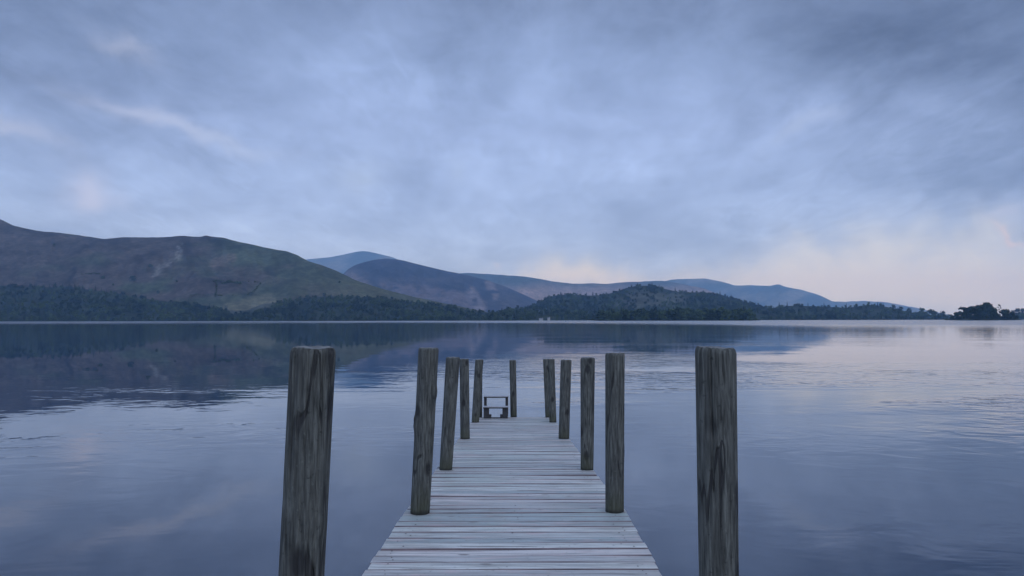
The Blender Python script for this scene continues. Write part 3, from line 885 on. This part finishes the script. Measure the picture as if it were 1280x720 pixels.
# ------------------------------------------------------------------ mooring posts
def post_material(name, tint, dark):
    m, n, b = material(name)
    ob = n.node('ShaderNodeTexCoord').outputs['Object']
    inf = n.node('ShaderNodeObjectInfo').outputs['Random']
    p_ = n.vm('ADD', ob, n.comb(n.m('MULTIPLY', inf, 13.0), n.m('MULTIPLY', inf, 7.0), n.m('MULTIPLY', inf, 21.0)))
    a_ = n.node('ShaderNodeMapping'); a_.inputs['Scale'].default_value = (1, 1, .075); n.l.new(p_, a_.inputs[0])
    g1 = n.noise(a_.outputs[0], 95, 8, .68, .25)
    g2 = n.noise(a_.outputs[0], 22, 4, .6, .5)
    b_ = n.node('ShaderNodeMapping'); b_.inputs['Scale'].default_value = (1, 1, .45); n.l.new(p_, b_.inputs[0])
    bl = n.noise(b_.outputs[0], 9, 5, .62, .6)
    c = n.ramp(g1, [(.36, tuple(v * .38 for v in tint)), (.5, tint), (.63, tuple(v * 1.75 for v in tint))])
    c = n.mix(n.mapr(g2, .34, .60, .45, 0), c, dark)
    c = n.mix(n.mapr(bl, .52, .74, 0, .3), c, tuple(v * .7 for v in dark))
    # checks: thin dark splits down the grain
    ck = n.noise(a_.outputs[0], 13, 2, .4, .3)
    ridge = n.m('ABSOLUTE', n.m('SUBTRACT', ck, .5))
    crk = n.m('MULTIPLY', n.mapr(ridge, .005, .016, 1, 0), n.mapr(n.noise(p_, 5.0, 2, .5), .42, .58))
    c = n.mix(n.m('MULTIPLY', crk, .7), c, (.012, .010, .011))
    vo = n.node('ShaderNodeTexVoronoi'); vo.inputs['Scale'].default_value = 1
    k_ = n.node('ShaderNodeMapping'); k_.inputs['Scale'].default_value = (7, 7, 3.6); n.l.new(p_, k_.inputs[0]); n.l.new(k_.outputs[0], vo.inputs['Vector'])
    kn = n.mapr(vo.outputs['Distance'], .10, .24, .85, 0)
    c = n.mix(kn, c, (.016, .015, .015))
    lv = n.noise(p_, 60, 3, .6, .2)
    c = n.mix(n.m('MULTIPLY', n.mapr(lv, .60, .75, 0, .55), n.mapr(n.noise(p_, 6, 3, .6), .5, .62)), c, (.17, .18, .15))
    c = n.mix(n.mapr(n.noise(p_, 45, 4, .6, .3), .60, .72, 0, .7), c, tuple(v * .4 for v in dark))
    ox, oy, oz = n.sep(ob)
    damp = n.m('MULTIPLY', n.mapr(n.m('ADD', oz, n.m('MULTIPLY', bl, .25)), .12, .36, 1, 0), .55)
    c = n.mix(damp, c, (.050, .052, .022))
    c = n.mix(n.mapr(n.m('ADD', oz, n.m('MULTIPLY', bl, .03)), .018, .05, .85, 0), c, (.012, .012, .009))  # dark ring painted at the foot as contact shade against the deck
    n.put(b.inputs['Base Color'], c); n.put(b.inputs['Roughness'], n.mapr(g2, .3, .7, .62, .9)); b.inputs['Specular IOR Level'].default_value = .35
    bp = n.node('ShaderNodeBump'); bp.inputs['Strength'].default_value = 1; bp.inputs['Distance'].default_value = .010
    n.l.new(n.m('SUBTRACT', n.m('ADD', g1, n.m('MULTIPLY', g2, .7)), n.m('ADD', n.m('MULTIPLY', crk, .9), n.m('MULTIPLY', kn, .5))), bp.inputs['Height'])
    n.l.new(bp.outputs[0], b.inputs['Normal'])
    return m


M_POST = post_material('weathered_post', (.088, .088, .075), (.036, .036, .030))
mend, n, b = material('post_end_grain')
ob = n.node('ShaderNodeTexCoord').outputs['Object']; ox, oy, oz = n.sep(ob)
rr = n.m('MULTIPLY', n.vm('LENGTH', n.comb(ox, oy, 0)), 130.0)
ringn = n.m('SINE', n.m('ADD', rr, n.m('MULTIPLY', n.noise(ob, 18, 3), 6.0)))
n.put(b.inputs['Base Color'], n.mix(n.mapr(ringn, -1, 1, .2, .8), (.10, .098, .09), (.20, .195, .18))); b.inputs['Roughness'].default_value = .95


def post(top, bot, w_top, w_bot, d, label, seed, deck_at=None, nt=72, nzs=90, cracks=(), knots=()):
    """a round mooring post: its axis runs from the lake bed through the deck to the seen top"""
    g = np.random.default_rng(seed)
    T_ = P(top[0], top[1], d); B_ = P(bot[0], bot[1], d)
    ax = T_ - B_
    zd = deck_z(d) if deck_at is None else deck_at
    O = B_ + ax * (zd - B_[2]) / ax[2]                     # where the axis meets the deck
    low = -1.3 - O[2]; high = T_[2] - O[2]
    slope = ax / ax[2]
    r_t = w_top / 2 / F * d; r_b = w_bot / 2 / F * d
    r_at = lambda z: r_b + (r_t - r_b) * np.clip((z - (B_[2] - O[2])) / ax[2], -.6, 1)
    zs = np.concatenate([np.linspace(low, -.05, 10)[:-1], np.linspace(-.05, high - .022, nzs)])
    V = []; th = np.arange(nt) / nt * 2 * math.pi
    bow = g.normal(0, .006, 2); ph = g.uniform(0, 6)
    tiltx, tilty = g.normal(0, .018, 2)

    def ring(z, r, zz=None):
        rad = np.full(nt, r)
        rad = rad * (1 + .030 * fbm(np.cos(th) * 1.5 + 5 + seed, np.sin(th) * 1.5 + z * 1.1, seed, 4) + .018 * fbm(np.cos(th) * 9, np.sin(th) * 9 + z * 1.2, seed + 3, 3))
        for (a0, z0, z1, wid, dep) in cracks:
            a_ = a0 + .12 * fbm(np.array([z * 2.2]), np.array([a0]), seed + 9, 3)[0]
            m = sstep(z0, z0 + .08, z) * (1 - sstep(z1 - .02, z1 + .02, z))
            dd = (th - a_ + math.pi) % (2 * math.pi) - math.pi
            rad = rad - r * dep * .6 * m * np.exp(-(dd / wid) ** 2)
        for (a0, z0, sz, hh) in knots:
            dd = (th - a0 + math.pi) % (2 * math.pi) - math.pi
            q = np.hypot(dd * r, z - z0) / sz
            rad = rad + hh * (np.exp(-q ** 2) - .45 * np.exp(-(q * 2.4) ** 2))
        u = (z - low) / (high - low)
        bx, by = bow * math.sin(math.pi * u)
        return np.column_stack([slope[0] * z + bx + rad * np.cos(th), slope[1] * z + by + rad * np.sin(th), np.full(nt, z if zz is None else zz)])

    for z in zs: V.append(ring(z, r_at(z)))
    rt = r_at(high)
    # worn rounded rim
    for (dz, k) in ((-.016, .992), (-.009, .965), (-.004, .925), (-.001, .87)):
        q = ring(high - .022, rt * k); q[:, 2] = high + dz + tiltx * q[:, 0] + tilty * q[:, 1] - tiltx * slope[0] * high - tilty * slope[1] * high + .005 * fbm(np.cos(th) * 2.5 + 3, np.sin(th) * 2.5, seed + 7, 3)
        V.append(q)
    nv = len(V); A = np.concatenate(V)
    Fs = [(j * nt + i, j * nt + (i + 1) % nt, (j + 1) * nt + (i + 1) % nt, (j + 1) * nt + i) for j in range(nv - 1) for i in range(nt)]
    me = mesh('mooring_post', A, Fs, True)
    o = link('mooring_post', me, M_POST, loc=O)
    tag(o, label, 'post', 'mooring posts along the jetty')
    # sawn end, a little rough and dished
    last = V[-1]; cen = last.mean(0); E = [last]
    for k in (.75, .45, .18):
        q = cen + (last - cen) * k; q[:, 2] += .004 * fbm(q[:, 0] * 40, q[:, 1] * 40, seed + 8, 3) - .002; E.append(q)
    E = np.concatenate(E)
    Fe = [(j * nt + i, j * nt + (i + 1) % nt, (j + 1) * nt + (i + 1) % nt, (j + 1) * nt + i) for j in range(3) for i in range(nt)] + [tuple(3 * nt + i for i in range(nt))]
    link('end_grain', mesh('end_grain', E, Fe, True), mend, o)
    return o


FR = -math.pi / 2          # direction facing the camera
post((391.5, 433.5), (376, 720), 55, 54, 2.05, 'thickest post left of the jetty, pale rounded rim, foot cut off by the frame', 1, nt=160, nzs=150,
     cracks=((FR - .55, .0, 1.4, .05, .10), (FR + .1, .2, 1.4, .035, .07), (FR + .75, .3, 1.4, .06, .14), (FR - 1.0, .6, 1.4, .04, .06), (FR + .5, -.2, .8, .05, .09)), knots=((FR + .95, .62, .035, .007), (FR - .7, .70, .03, -.006)))
post((894.5, 433.5), (898.3, 720), 49.5, 46.7, 2.30, 'thick upright post right of the jetty, one long split from its top, foot cut off', 2, nt=160, nzs=150,
     cracks=((FR - .52, .62, 1.4, .035, .17), (FR + .05, -.1, .55, .05, .10), (FR + .9, .2, 1.0, .04, .05)), knots=((FR - .2, .86, .03, -.006), (FR + 1.2, .3, .03, .004), (FR + .1, .45, .04, -.006)))
post((535.8, 434.5), (523.5, 638.7), 24.8, 23.8, 4.67, 'dark leaning post with a knot bulge, second from the camera on the left edge', 3, nt=96, nzs=110,
     cracks=((FR + .2, .1, 1.3, .06, .09), (FR - .6, .4, 1.3, .06, .07)), knots=((FR - 1.45, .60, .05, .014), (FR + 1.3, .80, .04, .010)))
post((768.8, 441), (768.8, 637), 24.2, 22.5, 4.67, 'upright post with a damp dark foot, second from the camera on the right edge', 4, nt=96, nzs=110,
     cracks=((FR - .3, .5, 1.3, .05, .08), (FR + .5, .1, 1.0, .05, .06)), knots=((FR + .8, .4, .04, .004),))
post((566.3, 446.3), (558, 583.5), 17.5, 16, 6.54, 'slim post leaning towards the right, third from the camera on the left edge', 5)
post((734.6, 447), (733.2, 587), 18, 15.7, 6.50, 'post with a forked dark knot near its top, third on the right edge', 6, knots=((FR - .2, .98, .04, -.008), (FR + .2, .93, .03, .006)))
post((580.3, 448.4), (581.3, 546), 11.6, 11.8, 9.22, 'brownish upright post, fourth from the camera on the left edge', 7, nt=48, nzs=60)
post((707.7, 449.8), (705.7, 547.3), 13.3, 13.2, 9.22, 'dark post, fourth from the camera on the right edge', 8, nt=48, nzs=60)
post((599.2, 449.3), (594.6, 526.2), 10.4, 9.3, 11.8, 'dark post leaning right just left of the boarding step', 9, nt=48, nzs=60)
post((689, 448.7), (691.6, 526.2), 8.6, 8.8, 11.85, 'post leaning outward, fifth on the right edge, covering part of the corner post', 10, nt=48, nzs=60)
post((599.0, 450.5), (598, 520.8), 8.4, 9, 12.95, 'post at the left end corner, hidden behind the one beside the boarding step', 11, nt=40, nzs=50)
post((682.8, 448.7), (685.6, 520.5), 8, 8, 12.95, 'post at the right end corner half hidden behind the leaning one', 12, nt=40, nzs=50)
post((640.8, 450), (641.4, 520), 8.4, 8, 13.12, 'single slim post in the middle of the jetty end, right of the boarding step', 13, nt=40, nzs=50)

# ------------------------------------------------------------------ boarding step at the jetty end
mst, n, b = material('step_wood')
n.put(b.inputs['Base Color'], n.ramp(n.noise(n.node('ShaderNodeTexCoord').outputs['Object'], 12, 5), [(.3, (.014, .013, .014)), (.7, (.032, .03, .03))])); b.inputs['Roughness'].default_value = .6
mtr, n, b = material('pale_tread')
n.put(b.inputs['Base Color'], n.ramp(n.noise(n.node('ShaderNodeTexCoord').outputs['Object'], 14, 5), [(.3, (.30, .29, .29)), (.7, (.46, .45, .45))])); b.inputs['Roughness'].default_value = .5
yb = 12.62; k = yb / F                                      # metres per photo pixel here
sx = P(619.6, 521, yb)[0]; zd = deck_z(yb)
step = empty('boarding_step', (sx, yb, zd + .004))
tag(step, 'small dark two-tread boarding step standing at the far end of the jetty', 'step')


def part(name, boxes, mat, bevel=.004):
    m = MB()
    for q in boxes: m.add(*box(*q))
    return m.build(name, mat, step, bevel=bevel)


hw = 15.6 * k
t1, t2 = 12.6 * k, 25.6 * k                                 # heights of the two treads
tt = 1.6 * k
def tread(name, x0, x1, y0, y1, z1):
    o = part(name, [(x0, x1, y0, y1, z1 - tt * 1.1, z1 - .006)], mst)
    m = MB(); m.add(*box(x0 + .004, x1 - .004, y0 + .004, y1 - .004, z1 - .004, z1 + .004)); m.build('pale_top', mtr, o)  # tread tops coloured paler than the rest of the step
tread('tread', -hw, hw, 0, .17, t1 + .02)
tread('tread', -hw, hw, .24, .42, t2 - .005)
for s in (-1, 1):
    x0, x1 = sorted((s * hw * .985, s * (hw - 3.7 * k)))
    part('upright', [(x0, x1, .30, .36, 0, t2 - .006 - tt * 1.1 - .002)], mst)
    x0, x1 = sorted((s * hw * .97, s * (hw - 7.3 * k)))
    part('leg', [(x0, x1, .03, .09, 0, t1 + .012 - tt * 1.1)], mst)
    x0, x1 = sorted((s * (hw - 7.3 * k), s * (hw - 10.2 * k)))
    part('bracket', [(x0, x1, .035, .085, .012, 4.6 * k)], mst)
    x0, x1 = sorted((s * hw * .95, s * (hw - 1.2 * k)))
    part('side_rail', [(x0, x1, .092, .298, t1 * .55, t1 * .9)], mst)
part('foot_rail', [(-hw * .94, hw * .94, .032, .088, .0, .011)], mst, .002)

# ------------------------------------------------------------------ ground behind the camera and lake bed
mgd, n, b = material('shingle')
p_ = n.node('ShaderNodeNewGeometry').outputs['Position']
vo = n.node('ShaderNodeTexVoronoi'); vo.inputs['Scale'].default_value = 14; n.l.new(p_, vo.inputs['Vector'])
n.put(b.inputs['Base Color'], n.mix(n.mapr(n.noise(p_, .6, 4), .4, .6), n.mix(vo.outputs['Distance'], (.12, .12, .12), (.24, .23, .22)), (.10, .11, .06))); b.inputs['Roughness'].default_value = .9
xs = np.linspace(-60, 60, 61); ys = np.concatenate([np.linspace(2.2, -8, 22), np.linspace(-12, -60, 12)])
XX, YY = np.meshgrid(xs, ys)
ZZ = -.55 + .32 * (2.2 - np.maximum(YY, -4)) + .02 * np.maximum(0, -4 - YY) + .10 * fbm(XX / 2.2, YY / 2.2, 3, 4)
ZZ = np.minimum(ZZ, 1.05 + .0 * ZZ + .02 * np.maximum(0, -4 - YY) + .06 * fbm(XX / 3, YY / 3, 5, 3))
A = np.column_stack([XX.ravel(), YY.ravel(), ZZ.ravel()]); nx = len(xs)
me = mesh('bank', A, [(j * nx + i, (j + 1) * nx + i, (j + 1) * nx + i + 1, j * nx + i + 1) for j in range(len(ys) - 1) for i in range(nx - 1)], True)
tag(link('bank', me, mgd), 'shingle bank at the shore end of the jetty', kind='structure')
gm = mesh('ground', [(-EXT, -300, -3), (EXT, -300, -3), (EXT, EXT, -3), (-EXT, EXT, -3)], [(0, 1, 2, 3)])
tag(link('ground', gm, mgd), 'bed of the lake', kind='structure')

# ------------------------------------------------------------------ haze
mh = bpy.data.materials.new('evening_haze'); mh.use_nodes = True
nt = NT(mh.node_tree); nt.n.clear()
vol = nt.node('ShaderNodeVolumePrincipled'); oo = nt.node('ShaderNodeOutputMaterial'); nt.l.new(vol.outputs[0], oo.inputs['Volume'])
vol.inputs['Color'].default_value = (.33, .60, 1.0, 1); vol.inputs['Absorption Color'].default_value = (1, 1, 1, 1); vol.inputs['Density'].default_value = .72e-4; vol.inputs['Anisotropy'].default_value = 0
mh.cycles.homogeneous_volume = True
v, f = box(-20500, 20500, -400, 20500, -4, 1200)
hz = link('haze', mesh('haze', v, f), mh); tag(hz, 'thin blue evening haze over the lake', kind='stuff')

# ------------------------------------------------------------------ render
SC.render.engine = 'CYCLES'
cy = SC.cycles
cy.use_denoising = True
cy.max_bounces = 6; cy.diffuse_bounces = 2; cy.glossy_bounces = 3; cy.transmission_bounces = 2; cy.volume_bounces = 1
cy.sample_clamp_indirect = 4
SC.view_settings.view_transform = 'Standard'; SC.view_settings.look = 'None'
SC.view_settings.exposure = 0; SC.view_settings.gamma = 1; SC.view_settings.use_curve_mapping = False
